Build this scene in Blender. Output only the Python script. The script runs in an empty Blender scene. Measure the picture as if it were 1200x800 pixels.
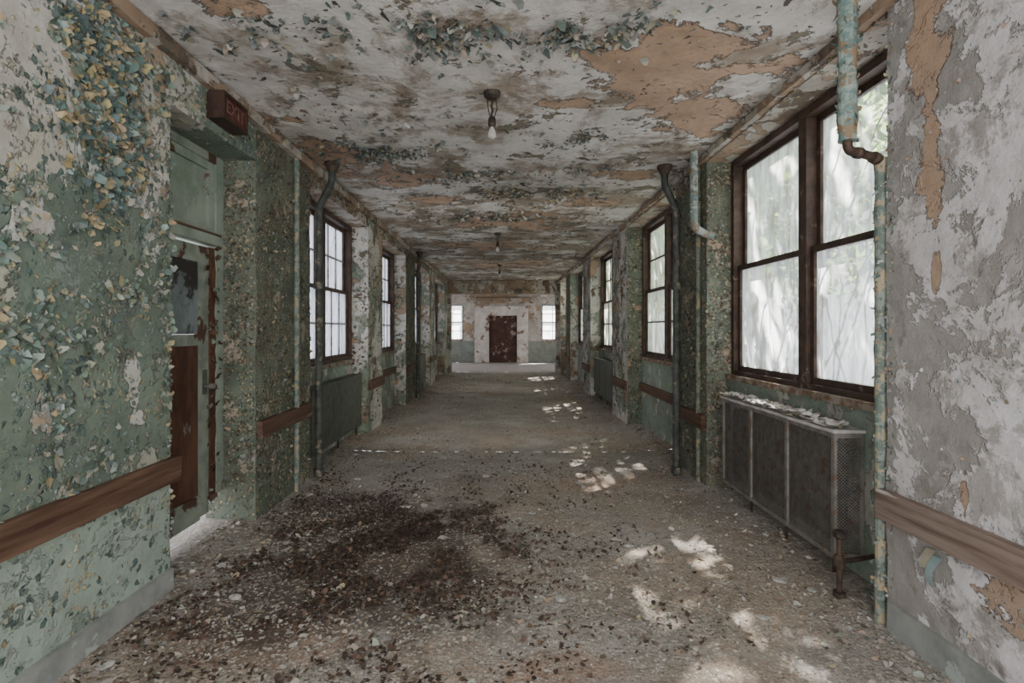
import bpy, math, random, bmesh
from mathutils import Vector, noise as mn, Matrix
R=random.Random(7)
W=1.92; CEIL=3.15; REC=2.14; OUT=2.31
col=bpy.context.scene.collection

# ------------------------------------------------------------------ nodes
class NT:
    def __init__(s,name):
        s.mat=bpy.data.materials.new(name); s.mat.use_nodes=True
        s.t=s.mat.node_tree; s.t.nodes.clear()
        s.out=s.t.nodes.new('ShaderNodeOutputMaterial')
        s.tc=s.t.nodes.new('ShaderNodeTexCoord'); s.P=s.tc.outputs['Object']
    def put(s,sock,v):
        if isinstance(v,bpy.types.NodeSocket): s.t.links.new(v,sock)
        else:
            if isinstance(v,(tuple,list)) and len(v)==3 and sock.type=='RGBA': v=(*v,1)
            sock.default_value=v
    def math(s,op,a,b=0.0,clamp=False):
        n=s.t.nodes.new('ShaderNodeMath'); n.operation=op; n.use_clamp=clamp
        s.put(n.inputs[0],a); s.put(n.inputs[1],b); return n.outputs[0]
    def vm(s,op,a,b):
        n=s.t.nodes.new('ShaderNodeVectorMath'); n.operation=op
        s.put(n.inputs[0],a); s.put(n.inputs[1],b)
        return n.outputs['Value'] if op in('LENGTH','DOT_PRODUCT','DISTANCE') else n.outputs[0]
    def sep(s,v):
        n=s.t.nodes.new('ShaderNodeSeparateXYZ'); s.put(n.inputs[0],v); return n.outputs
    def noise(s,vec,scale,detail=6,rough=.6,dist=0.0,colr=False):
        n=s.t.nodes.new('ShaderNodeTexNoise'); s.put(n.inputs['Vector'],vec)
        n.inputs['Scale'].default_value=scale; n.inputs['Detail'].default_value=min(detail,7)
        n.inputs['Roughness'].default_value=rough; n.inputs['Distortion'].default_value=dist
        return n.outputs['Color' if colr else 'Fac']
    def vor(s,vec,scale,feature='F1'):
        n=s.t.nodes.new('ShaderNodeTexVoronoi'); n.feature=feature; s.put(n.inputs['Vector'],vec)
        n.inputs['Scale'].default_value=scale; return n
    def mix(s,f,a,b,mode='MIX'):
        n=s.t.nodes.new('ShaderNodeMix'); n.data_type='RGBA'; n.blend_type=mode; n.clamp_factor=True
        s.put(n.inputs[0],f); s.put(n.inputs[6],a); s.put(n.inputs[7],b); return n.outputs[2]
    def step(s,v,t,w=.01):
        n=s.t.nodes.new('ShaderNodeMapRange'); n.clamp=True
        s.put(n.inputs[0],v); n.inputs[1].default_value=t-w; n.inputs[2].default_value=t+w
        return n.outputs[0]
    def bsdf(s,colr,rough=.85,height=None,bs=.6,bd=.01,metal=0.0,spec=.3):
        b=s.t.nodes.new('ShaderNodeBsdfPrincipled')
        s.put(b.inputs['Base Color'],colr); s.put(b.inputs['Roughness'],rough)
        b.inputs['Metallic'].default_value=metal; b.inputs['Specular IOR Level'].default_value=spec
        if height is not None:
            bp=s.t.nodes.new('ShaderNodeBump'); bp.inputs['Strength'].default_value=bs
            bp.inputs['Distance'].default_value=bd; s.put(bp.inputs['Height'],height)
            s.t.links.new(bp.outputs[0],b.inputs['Normal'])
        s.t.links.new(b.outputs[0],s.out.inputs[0]); return b

def seedv(s,k): return s.vm('ADD',s.P,(k*3.1,k*5.7,k*1.9))
def blob(s,bl):
    acc=None
    for c,r in bl:
        d=s.vm('SUBTRACT',s.P,c); d=s.vm('MULTIPLY',d,tuple(1/x for x in r))
        l=s.math('SUBTRACT',1.0,s.vm('LENGTH',d,(0,0,0)))
        acc=l if acc is None else s.math('MAXIMUM',acc,l)
    return s.math('MAXIMUM',acc,-1.0)

def peel(name,base,layers,flecks=(),rough=.85,bd=.018,grime=.3):
    s=NT(name)
    n0=s.noise(seedv(s,1),2.2,6,.65)
    c=s.mix(s.step(n0,.5,.12),base[0],base[1])
    h=s.noise(seedv(s,2),14,6,.7); h=s.math('MULTIPLY',h,.5)
    for i,L in enumerate(layers):
        v=s.noise(seedv(s,10+i*3+L.get('seed',0)),L.get('scale',1.5),7,L.get('rough',.66),L.get('dist',.3))
        if 'bias' in L: v=s.math('ADD',v,L['bias'](s))
        m=s.step(v,L['th'],L.get('w',.008))
        tint=s.noise(seedv(s,40+i),L.get('tscale',3.5),6,.7)
        lc=s.mix(s.step(tint,.5,.13),L['ca'],L['cb'])
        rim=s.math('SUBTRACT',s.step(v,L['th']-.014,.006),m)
        c=s.mix(s.math('MULTIPLY',rim,L.get('rim',.6)),c,L.get('rc',(.05,.04,.032)))  # dark rims paint crack shadow along paint-layer edges; pale rims are paint edges
        c=s.mix(m,c,lc)
        h=s.math('ADD',h,s.math('MULTIPLY',m,L.get('h',.5)))
    for i,(fc,sc,th,zone,k) in enumerate(flecks):
        wv=s.vm('ADD',s.P,s.vm('MULTIPLY',s.noise(seedv(s,60+i),sc*.9,2,.6,0,True),(1.6/sc,)*3))
        vo=s.vor(wv,sc)
        rr=s.sep(vo.outputs['Color'])[0]
        z=s.noise(seedv(s,70+i+k),zone,5,.65)
        v=s.math('ADD',s.math('MULTIPLY',rr,.45),z)
        m=s.math('MULTIPLY',s.step(v,th,.02),s.step(vo.outputs['Distance'],.42,-.06))
        c=s.mix(m,c,fc)
        h=s.math('ADD',h,s.math('MULTIPLY',m,.7))
    g=s.noise(seedv(s,90),5,7,.75)
    c=s.mix(s.math('MULTIPLY',s.step(g,.42,-.12),grime),c,(.08,.068,.05))
    g2=s.noise(seedv(s,95),.9,4,.6)
    c=s.mix(s.math('MULTIPLY',s.step(g2,.45,-.15),grime*.8),c,(.13,.105,.08))
    s.bsdf(c,rough,h,.9,bd); return s.mat

def zbias(z0,soft,amt):
    return lambda s: s.math('MULTIPLY',s.math('SUBTRACT',s.step(s.sep(s.P)[2],z0,-soft),.5),amt)

GREEN=(.105,.145,.115); GREEN2=(.19,.24,.19); MINT=(.31,.38,.325); TEAL=(.10,.15,.14)
CREAM=(.48,.41,.25); PALEB=(.29,.36,.35); WHITE=(.60,.585,.54); GREY=(.31,.30,.27); TAN=(.42,.31,.21); BRN=(.13,.085,.055)

def lbias(s):
    a=s.math('MULTIPLY',s.math('SUBTRACT',s.step(s.sep(s.P)[2],2.2,-.6),.5),.18)
    b=s.math('MULTIPLY',blob(s,[((-1.92,2.1,2.4),(.5,.3,.6)),((-1.92,2.95,2.9),(.5,.3,.55)),((-1.92,2.9,2.2),(.5,.15,.42)),((-1.92,2.2,1.95),(.5,.22,.28)),((-1.92,2.2,1.2),(.5,.12,.2)),((-1.92,2.75,1.25),(.5,.1,.25))]),-.18)
    return s.math('ADD',s.math('ADD',a,b),-.045)
M={}
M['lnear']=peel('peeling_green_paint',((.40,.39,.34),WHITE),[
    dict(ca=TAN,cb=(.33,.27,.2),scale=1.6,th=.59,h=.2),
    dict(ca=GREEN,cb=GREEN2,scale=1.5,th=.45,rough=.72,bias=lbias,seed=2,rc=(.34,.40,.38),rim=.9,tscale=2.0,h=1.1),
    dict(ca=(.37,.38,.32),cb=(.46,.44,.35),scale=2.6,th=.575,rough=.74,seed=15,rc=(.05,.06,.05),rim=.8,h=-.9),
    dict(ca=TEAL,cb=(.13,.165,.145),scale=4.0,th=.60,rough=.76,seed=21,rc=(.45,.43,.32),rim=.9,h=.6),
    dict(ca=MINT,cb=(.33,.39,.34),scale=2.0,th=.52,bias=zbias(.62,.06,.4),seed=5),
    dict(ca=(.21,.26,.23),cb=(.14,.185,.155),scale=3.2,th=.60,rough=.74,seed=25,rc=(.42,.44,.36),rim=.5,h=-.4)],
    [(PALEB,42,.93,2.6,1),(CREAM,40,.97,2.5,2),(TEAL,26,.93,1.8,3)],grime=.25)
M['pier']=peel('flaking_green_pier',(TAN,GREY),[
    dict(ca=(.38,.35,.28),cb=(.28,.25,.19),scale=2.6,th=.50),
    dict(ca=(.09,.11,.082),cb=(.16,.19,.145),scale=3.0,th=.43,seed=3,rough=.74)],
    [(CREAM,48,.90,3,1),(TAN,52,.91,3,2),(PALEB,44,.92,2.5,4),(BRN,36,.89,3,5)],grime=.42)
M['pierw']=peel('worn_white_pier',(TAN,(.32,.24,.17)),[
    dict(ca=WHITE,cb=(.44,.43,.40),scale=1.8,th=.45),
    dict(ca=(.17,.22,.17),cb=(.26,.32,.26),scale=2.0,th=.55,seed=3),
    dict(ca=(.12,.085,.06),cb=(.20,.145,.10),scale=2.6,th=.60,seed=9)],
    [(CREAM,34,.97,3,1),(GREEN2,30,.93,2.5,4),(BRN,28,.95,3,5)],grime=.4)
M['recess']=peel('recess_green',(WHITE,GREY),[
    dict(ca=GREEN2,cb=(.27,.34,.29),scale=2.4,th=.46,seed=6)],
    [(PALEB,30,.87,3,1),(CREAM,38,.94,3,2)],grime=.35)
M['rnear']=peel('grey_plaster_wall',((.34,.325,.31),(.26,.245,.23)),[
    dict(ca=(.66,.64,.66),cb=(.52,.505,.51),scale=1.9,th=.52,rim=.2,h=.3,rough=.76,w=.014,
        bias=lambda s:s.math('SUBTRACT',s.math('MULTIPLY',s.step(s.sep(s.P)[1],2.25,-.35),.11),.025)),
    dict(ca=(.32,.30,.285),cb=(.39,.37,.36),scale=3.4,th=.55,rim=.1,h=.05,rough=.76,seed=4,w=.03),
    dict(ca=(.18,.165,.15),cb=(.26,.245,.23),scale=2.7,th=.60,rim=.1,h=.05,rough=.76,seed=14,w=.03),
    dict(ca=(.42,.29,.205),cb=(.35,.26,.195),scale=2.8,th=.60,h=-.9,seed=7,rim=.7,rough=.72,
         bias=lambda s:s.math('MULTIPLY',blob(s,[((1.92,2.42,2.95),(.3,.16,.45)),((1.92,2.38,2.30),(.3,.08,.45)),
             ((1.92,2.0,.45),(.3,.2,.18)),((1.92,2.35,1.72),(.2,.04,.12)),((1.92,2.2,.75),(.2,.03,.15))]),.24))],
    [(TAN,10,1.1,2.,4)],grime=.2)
def yb(a0,w,amt): return lambda s:s.math('MULTIPLY',s.step(s.sep(s.P)[1],a0,w),amt)
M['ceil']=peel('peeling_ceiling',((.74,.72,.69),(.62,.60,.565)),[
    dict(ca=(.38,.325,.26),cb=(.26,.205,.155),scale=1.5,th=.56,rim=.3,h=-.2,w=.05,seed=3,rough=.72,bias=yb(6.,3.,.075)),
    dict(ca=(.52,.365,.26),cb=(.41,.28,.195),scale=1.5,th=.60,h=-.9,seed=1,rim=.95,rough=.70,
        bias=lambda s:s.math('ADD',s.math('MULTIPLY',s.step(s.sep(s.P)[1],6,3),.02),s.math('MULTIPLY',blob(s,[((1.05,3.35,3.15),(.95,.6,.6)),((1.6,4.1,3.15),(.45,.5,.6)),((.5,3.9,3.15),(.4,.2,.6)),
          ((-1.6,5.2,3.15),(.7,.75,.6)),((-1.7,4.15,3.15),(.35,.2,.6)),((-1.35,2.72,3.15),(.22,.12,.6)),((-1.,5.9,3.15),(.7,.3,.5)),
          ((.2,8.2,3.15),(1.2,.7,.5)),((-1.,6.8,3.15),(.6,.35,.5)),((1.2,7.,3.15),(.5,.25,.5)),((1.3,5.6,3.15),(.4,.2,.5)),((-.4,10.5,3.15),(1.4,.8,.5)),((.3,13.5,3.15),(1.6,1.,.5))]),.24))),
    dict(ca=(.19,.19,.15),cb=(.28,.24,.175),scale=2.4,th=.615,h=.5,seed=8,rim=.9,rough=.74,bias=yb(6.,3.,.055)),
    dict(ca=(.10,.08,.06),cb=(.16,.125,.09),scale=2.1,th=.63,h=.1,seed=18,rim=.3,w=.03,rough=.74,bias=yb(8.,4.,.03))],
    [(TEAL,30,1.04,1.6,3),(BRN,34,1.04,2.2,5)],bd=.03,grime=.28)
M['end']=peel('end_wall_paint',(TAN,(.38,.29,.21)),[
    dict(ca=(.56,.53,.50),cb=(.42,.39,.36),scale=1.1,th=.47),
    dict(ca=(.19,.215,.20),cb=(.26,.29,.265),scale=1.2,th=.5,bias=zbias(.95,.05,.5),seed=4)],[],grime=.45)
M['lintel']=peel('stained_lintel',((.27,.19,.13),(.36,.265,.19)),[
    dict(ca=(.50,.47,.42),cb=(.35,.32,.28),scale=2.6,th=.51),
    dict(ca=(.10,.08,.06),cb=(.17,.13,.095),scale=3,th=.59,seed=9)],[(TEAL,30,.93,2.5,1),(CREAM,34,.95,3,2)],grime=.35)

def simple(name,c1,c2,scale=6,th=.5,w=.1,rough=.7,metal=0,bd=.004,stretch=(1,1,1),c3=None,th3=.6):
    s=NT(name); P=s.vm('MULTIPLY',s.P,stretch)
    n=s.noise(P,scale,7,.65); c=s.mix(s.step(n,th,w),c1,c2)
    if c3:
        n3=s.noise(s.vm('ADD',P,(7,3,1)),scale*.8,7,.65); c=s.mix(s.step(n3,th3,.015),c,c3)
    s.bsdf(c,rough,s.noise(P,scale*4,4,.7),.5,bd,metal); return s.mat
M['wood']=simple('worn_brown_wood',(.06,.030,.021),(.15,.09,.06),13,.5,.12,.6,stretch=(1,.10,2.2),c3=(.22,.17,.13),th3=.64)
M['woodr']=simple('greyed_wood',(.12,.08,.062),(.25,.195,.165),13,.5,.12,.7,stretch=(1,.10,2.2),c3=(.42,.39,.37),th3=.59)
M['frame']=simple('dark_brown_frame',(.038,.024,.018),(.09,.058,.043),8,.5,.12,.55,c3=(.17,.14,.115),th3=.65)
M['sashw']=simple('pale_sash',(.30,.31,.32),(.16,.12,.10),8,.55,.05,.6)
M['sill']=simple('weathered_sill',(.14,.08,.05),(.27,.235,.195),7,.5,.06,.8,c3=(.12,.16,.14),th3=.6)
M['metal']=simple('dusty_grey_metal',(.13,.122,.112),(.24,.225,.205),12,.5,.15,.6,.1,c3=(.17,.11,.075),th3=.60)
M['slab']=simple('pale_dusty_top',(.54,.52,.50),(.36,.35,.33),12,.5,.1,.8,0,c3=(.22,.15,.10),th3=.66)
M['gmetal']=simple('dusty_green_metal',(.07,.078,.066),(.125,.135,.112),10,.5,.15,.6,.1,c3=(.11,.07,.05),th3=.66)
M['iron']=simple('rusted_iron',(.04,.03,.024),(.10,.066,.048),14,.5,.12,.7,.3)
M['core']=simple('dark_radiator_iron',(.025,.023,.021),(.05,.046,.04),14,.5,.12,.8,.1)
M['pipeg']=simple('dark_painted_pipe',(.035,.04,.036),(.085,.09,.078),10,.5,.1,.6,c3=(.2,.17,.12),th3=.60)
M['pipet']=simple('peeling_teal_pipe',(.12,.185,.175),(.25,.30,.27),18,.5,.05,.7,c3=(.22,.16,.10),th3=.53)
M['pipew']=simple('peeling_pale_pipe',(.32,.355,.335),(.15,.20,.19),16,.50,.04,.7,c3=(.22,.15,.10),th3=.55)
M['piped']=simple('flaking_olive_pipe',(.09,.11,.085),(.17,.19,.145),20,.50,.04,.7,c3=(.30,.25,.16),th3=.57)
M['pipes']=simple('peeling_sage_pipe',(.20,.24,.21),(.11,.145,.125),20,.50,.04,.7,c3=(.32,.27,.18),th3=.55)
M['cement']=simple('cement_baseboard',(.20,.215,.205),(.30,.31,.30),6,.5,.12,.85,c3=(.36,.40,.38),th3=.6)
M['doorg']=simple('door_green_paint',(.20,.25,.20),(.30,.345,.29),4,.5,.1,.65,c3=(.13,.07,.04),th3=.65)
M['doord']=simple('door_weathered_paint',(.17,.20,.17),(.27,.30,.25),5,.5,.1,.65,c3=(.08,.045,.03),th3=.57)
M['doorb']=simple('door_bare_brown',(.06,.026,.016),(.13,.064,.04),5,.5,.1,.7,stretch=(1,1,.4),c3=(.2,.22,.19),th3=.66)
M['doorgl']=simple('grey_blue_panel',(.13,.16,.17),(.20,.235,.24),3,.5,.05,.5,c3=(.035,.03,.028),th3=.54)
M['doorend']=simple('maroon_door',(.045,.02,.016),(.085,.038,.029),4,.5,.1,.6,c3=(.28,.23,.20),th3=.60)
M['red']=simple('faded_red_lens',(.06,.017,.014),(.10,.028,.021),8,.5,.12,.4)
M['signbox']=simple('sign_housing',(.028,.016,.013),(.055,.03,.023),10,.5,.1,.5)
M['letter']=simple('faded_letter',(.22,.13,.11),(.12,.055,.045),20,.5,.1,.5)
M['black']=simple('black_socket',(.02,.017,.015),(.05,.04,.03),20,.5,.1,.5)
M['bulb']=simple('milky_bulb',(.46,.44,.41),(.36,.34,.31),6,.5,.1,.2)
M['bark']=simple('tree_bark',(.07,.05,.035),(.14,.11,.08),8,.5,.1,.9)
M['plaster']=simple('plaster_lump',(.46,.44,.41),(.34,.32,.29),10,.5,.1,.9,c3=(.24,.28,.25),th3=.6)
M['surround']=simple('white_surround',(.60,.57,.55),(.45,.41,.38),3,.5,.1,.7,c3=(.20,.12,.09),th3=.58)

def attrmat(name,rough=.8,transl=0):
    s=NT(name); a=s.t.nodes.new('ShaderNodeAttribute'); a.attribute_name='Col'
    n=s.noise(s.P,45,3,.6); c=s.mix(s.math('MULTIPLY',n,.4),a.outputs['Color'],(.06,.052,.042),'MIX')
    b=s.bsdf(c,rough)
    if transl:
        t=s.t.nodes.new('ShaderNodeBsdfTranslucent'); s.t.links.new(a.outputs['Color'],t.inputs[0])
        m=s.t.nodes.new('ShaderNodeMixShader'); m.inputs[0].default_value=transl
        s.t.links.new(b.outputs[0],m.inputs[1]); s.t.links.new(t.outputs[0],m.inputs[2]); s.t.links.new(m.outputs[0],s.out.inputs[0])
    return s.mat
M['flake']=attrmat('paint_flake'); M['leaf']=attrmat('tree_leaf',.6,.5)

def glassmat(name,clear,tint,streak,bl=None,base=.5):
    s=NT(name); P=s.P
    v=s.noise(s.vm('MULTIPLY',P,(3.5,3.5,.9)),3.0,7,.68,.8)
    v2=s.noise(P,1.6,6,.7)
    c=s.mix(s.step(v,.5,.16),tuple(x*streak for x in tint),tint)
    v4=s.noise(s.vm('MULTIPLY',P,(1,5,.5)),2.4,7,.7,.5)
    c=s.mix(s.math('MULTIPLY',s.step(v4,.54,.05),.6),c,tuple(x*streak*.7 for x in tint))
    c=s.mix(s.math('MULTIPLY',s.step(s.noise(s.vm('MULTIPLY',P,(2,2,.7)),4,7,.7),.58,.04),.7),c,(.28,.21,.18))
    t=s.t.nodes.new('ShaderNodeBsdfTranslucent'); s.put(t.inputs[0],c)
    d=s.t.nodes.new('ShaderNodeBsdfDiffuse'); s.put(d.inputs[0],(.40,.40,.39,1))
    tr=s.t.nodes.new('ShaderNodeBsdfTransparent')
    m0=s.t.nodes.new('ShaderNodeMixShader'); m0.inputs[0].default_value=.12
    s.t.links.new(t.outputs[0],m0.inputs[1]); s.t.links.new(d.outputs[0],m0.inputs[2])
    m=s.t.nodes.new('ShaderNodeMixShader')
    f=s.math('ADD',s.math('MULTIPLY',s.step(v2,.52,.1),clear),clear*base)
    if bl: f=s.math('ADD',f,s.math('MULTIPLY',s.step(s.math('ADD',blob(s,bl),s.math('MULTIPLY',v2,.8)),.55,.2),.35),True)
    s.put(m.inputs[0],f); s.t.links.new(m0.outputs[0],m.inputs[1]); s.t.links.new(tr.outputs[0],m.inputs[2])
    s.t.links.new(m.outputs[0],s.out.inputs[0]); return s.mat
M['glassr']=glassmat('grimy_window_glass',.13,(.78,.80,.84),.55,[((2.2,3.1,2.9),(1,.4,.4))],1.0)
M['glassg']=glassmat('greenish_window_glass',.15,(.52,.56,.49),.6,None,.8)
M['glassl']=glassmat('frosted_window_glass',.12,(.50,.54,.61),.64)
M['glasse']=glassmat('end_window_glass',.5,(.95,.95,.95),.8)

# floor
s=NT('debris_floor'); P=s.P
n=s.noise(P,1.1,7,.65); c=s.mix(s.step(n,.5,.12),(.29,.265,.235),(.42,.395,.36))
n=s.noise(seedv(s,3),.9,7,.6); c=s.mix(s.math('MULTIPLY',s.step(n,.54,.06),.6),c,(.37,.275,.195))
b=blob(s,[((-1.15,2.55,0),(.6,.3,1)),((.25,2.35,0),(.35,.2,1)),((.9,5.2,0),(.6,.5,1))])
c=s.mix(s.math('MULTIPLY',s.step(s.math('ADD',s.math('MULTIPLY',b,.5),s.noise(seedv(s,23),4,7,.7)),.66,.05),.6),c,(.33,.215,.15))
n=s.noise(seedv(s,13),1.6,7,.7); c=s.mix(s.math('MULTIPLY',s.step(n,.57,.08),.45),c,(.17,.148,.12))
b=blob(s,[((-.85,3.6,0),(1.3,1.5,1)),((-1.3,2.9,0),(.8,.7,1)),((-1.5,4.2,0),(.7,.8,1))])
lf=s.math('ADD',s.math('MULTIPLY',b,.5),s.noise(seedv(s,5),3.5,7,.72)); c=s.mix(s.math('MULTIPLY',s.step(lf,.66,.12),.85),c,(.075,.052,.042))
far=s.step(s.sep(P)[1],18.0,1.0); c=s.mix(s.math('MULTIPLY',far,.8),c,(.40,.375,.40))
for sc,th,cc,am in ((38,.86,(.52,.49,.44),.85),(55,.93,(.20,.22,.19),.7),(75,.87,(.60,.575,.535),.7),(30,.95,(.42,.32,.23),.9),(90,.83,(.10,.085,.07),.7)):
    wv=s.vm('ADD',P,s.vm('MULTIPLY',s.noise(P,sc,2,.6,0,True),(1.5/sc,)*3))
    vo=s.vor(wv,sc); z=s.noise(seedv(s,sc),2,5,.6)
    m=s.math('MULTIPLY',s.step(s.math('ADD',s.math('MULTIPLY',s.sep(vo.outputs['Color'])[0],.5),z),th+.02,.02),s.step(vo.outputs['Distance'],.4,-.06))
    c=s.mix(s.math('MULTIPLY',m,am),c,cc)
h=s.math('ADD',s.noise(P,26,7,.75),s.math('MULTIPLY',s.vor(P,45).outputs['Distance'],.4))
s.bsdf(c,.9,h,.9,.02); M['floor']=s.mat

# ------------------------------------------------------------------ mesh builder
class B:
    def __init__(s): s.v=[];s.f=[];s.m=[];s.c=[];s.mats=[]
    def mi(s,k):
        if k not in s.mats: s.mats.append(k)
        return s.mats.index(k)
    def add(s,vs,fs,mat,colr=(1,1,1)):
        o=len(s.v); s.v+= [tuple(x) for x in vs]; s.c+=[colr]*len(vs); k=s.mi(mat)
        for f in fs: s.f.append(tuple(o+i for i in f)); s.m.append(k)
    def box(s,x0,x1,y0,y1,z0,z1,mat,mp=None):
        x0,x1=sorted((x0,x1))
        vs=[(x,y,z) for x in(x0,x1) for y in(y0,y1) for z in(z0,z1)]
        if mp: vs=[mp(*p) for p in vs]
        s.add(vs,[(0,1,3,2),(4,6,7,5),(0,4,5,1),(2,3,7,6),(0,2,6,4),(1,5,7,3)],mat)
    def grid(s,o,u,v,nu,nv,mat,disp):
        o,u,v=Vector(o),Vector(u),Vector(v); vs=[]
        for i in range(nu+1):
            for j in range(nv+1):
                p=o+u*(i/nu)+v*(j/nv); vs.append(disp(p))
        fs=[(i*(nv+1)+j,(i+1)*(nv+1)+j,(i+1)*(nv+1)+j+1,i*(nv+1)+j+1) for i in range(nu) for j in range(nv)]
        s.add(vs,fs,mat)
    def gbox(s,x0,x1,y0,y1,z0,z1,mat,cell=.07,amp=.007,sidemat=None):
        x0,x1=sorted((x0,x1))
        def d(p):
            a=mn.noise_vector(p*2.5)*amp+mn.noise_vector(p*14)*amp*.6; return p+a
        N=lambda a: max(1,int(abs(a)/cell))
        X,Y,Z=(x1-x0,0,0),(0,y1-y0,0),(0,0,z1-z0); nx,ny,nz=N(x1-x0),N(y1-y0),N(z1-z0)
        sm=sidemat or mat
        s.grid((x0,y0,z0),Z,Y,nz,ny,mat,d); s.grid((x1,y0,z0),Y,Z,ny,nz,mat,d)
        s.grid((x0,y0,z0),X,Z,nx,nz,sm,d); s.grid((x0,y1,z0),Z,X,nz,nx,sm,d)
        s.grid((x0,y0,z0),Y,X,ny,nx,mat,d); s.grid((x0,y0,z1),X,Y,nx,ny,mat,d)
    def tube(s,pts,r,mat,seg=12,cap=True):
        pts=[Vector(p) for p in pts]; n=len(pts)
        rs=r if isinstance(r,(list,tuple)) else [r]*n
        t0=(pts[1]-pts[0]).normalized(); a=Vector((0,0,1)) if abs(t0.z)<.9 else Vector((1,0,0))
        u=t0.cross(a).normalized(); vs=[];fs=[]
        for i,p in enumerate(pts):
            t=(pts[min(i+1,n-1)]-pts[max(i-1,0)]).normalized()
            u=(u-t*u.dot(t)).normalized(); w=t.cross(u)
            for k in range(seg):
                an=2*math.pi*k/seg; vs.append(p+(u*math.cos(an)+w*math.sin(an))*rs[i])
        for i in range(n-1):
            for k in range(seg):
                k2=(k+1)%seg; fs.append((i*seg+k,i*seg+k2,(i+1)*seg+k2,(i+1)*seg+k))
        if cap: fs.append(tuple(range(seg))[::-1]); fs.append(tuple((n-1)*seg+k for k in range(seg)))
        s.add(vs,fs,mat)
    def flake(s,p,n,size,colr,mat='flake',lift=1.0,asp=None):
        n=Vector(n); a=Vector((R.uniform(-1,1),R.uniform(-1,1),R.uniform(-1,1)))
        u=(a-n*a.dot(n)).normalized(); w=n.cross(u); L=size*(asp or R.uniform(.8,1.5)); h=size*R.uniform(.1,.55)*lift
        j=lambda q: R.uniform(-q,q)*size
        p=Vector(p)+n*.003
        vs=[p+w*(-size*.5+j(.25))+u*j(.25),p+w*(size*.5+j(.25))+u*j(.25),
            p+w*(size*.55+j(.25))+u*(L*.5+j(.2))+n*h*.35,p+w*(-size*.55+j(.25))+u*(L*.5+j(.2))+n*h*.35,
            p+w*(size*.25+j(.25))+u*(L*.95+j(.25))+n*h*1.1,p+w*(-size*.25+j(.25))+u*(L*.95+j(.25))+n*h*1.1]
        s.add(vs,[(0,1,2,3),(3,2,4,5)],mat,colr)

def mk(name,b,parent=None,origin=None,label=None,category=None,kind=None,group=None,smooth=False,recalc=False):
    if origin is None:
        xs=[v[0] for v in b.v];ys=[v[1] for v in b.v];zs=[v[2] for v in b.v]
        origin=((min(xs)+max(xs))/2,(min(ys)+max(ys))/2,min(zs))
    o=Vector(origin)
    me=bpy.data.meshes.new(name); me.from_pydata([tuple(Vector(v)-o) for v in b.v],[],b.f)
    for k in b.mats: me.materials.append(M[k])
    me.polygons.foreach_set('material_index',b.m)
    if any(k in('flake','leaf') for k in b.mats):
        ca=me.color_attributes.new('Col','FLOAT_COLOR','POINT')
        ca.data.foreach_set('color',[q for c in b.c for q in (c[0],c[1],c[2],1)])
    if smooth: me.polygons.foreach_set('use_smooth',[True]*len(b.f))
    me.update()
    if recalc:
        bm=bmesh.new(); bm.from_mesh(me); bmesh.ops.recalc_face_normals(bm,faces=bm.faces); bm.to_mesh(me); bm.free()
    ob=bpy.data.objects.new(name,me); col.objects.link(ob)
    if parent: ob.parent=parent; ob.location=o-parent.location
    else: ob.location=o
    tag(ob,label,category,kind,group); return ob
def tag(ob,label=None,category=None,kind=None,group=None):
    if label: ob['label']=label
    if category: ob['category']=category
    if kind: ob['kind']=kind
    if group: ob['group']=group
def empty(name,loc,**k):
    e=bpy.data.objects.new(name,None); e.location=loc; e.empty_display_size=.1; col.objects.link(e); tag(e,**k); return e
def vary(c,a=.2):
    k=1+R.uniform(-a,a); return tuple(max(0,x*k*(1+R.uniform(-.06,.06))) for x in c)
def pick(lst): return vary(R.choice(lst))

# ------------------------------------------------------------------ layout
LP=[(-1,3.05),(4.1,5.25),(7.5,8.4),(10.4,11.5),(13.7,14.8),(17.2,18.5)]
LB=[(5.25,7.5),(8.4,10.4),(11.5,13.7),(14.8,17.2)]
RP=[(-1,2.65),(5.0,5.9),(8.2,9.3),(11.7,12.8),(15.2,16.2),(17.8,18.5)]
RB=[(2.65,5.0),(5.9,8.2),(9.3,11.7),(12.8,15.2),(16.2,17.8)]
SILL=1.05; LH=2.94; RH=3.07
def wflakes(b,face,o,u,v,n,count,cols,dens,smin=.012,smax=.035,lift=1):
    o,u,v=Vector(o),Vector(u),Vector(v)
    k=0
    for _ in range(count*8):
        if k>=count: break
        p=o+u*R.random()+v*R.random()
        if R.random()<dens(p):
            b.flake(p,n,smin+(smax-smin)*R.random()**2,pick(cols),lift=lift); k+=1
def nz(p,s,o=0): return mn.fractal(Vector(p)*s+Vector((o,o,o)),.9,2,4)
FG=[(.11,.16,.145),(.14,.20,.175),(.10,.14,.112),(.16,.21,.16),(.19,.25,.20),(.30,.36,.33),(.40,.34,.20),(.40,.40,.33)]
FGD=[(.08,.125,.12),(.10,.155,.148),(.12,.185,.178),(.19,.26,.25),(.42,.35,.19),(.34,.285,.17)]
FP=[(.075,.10,.075),(.10,.13,.10),(.14,.17,.13),(.36,.30,.20),(.24,.175,.12),(.31,.31,.26),(.06,.045,.035)]
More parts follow.
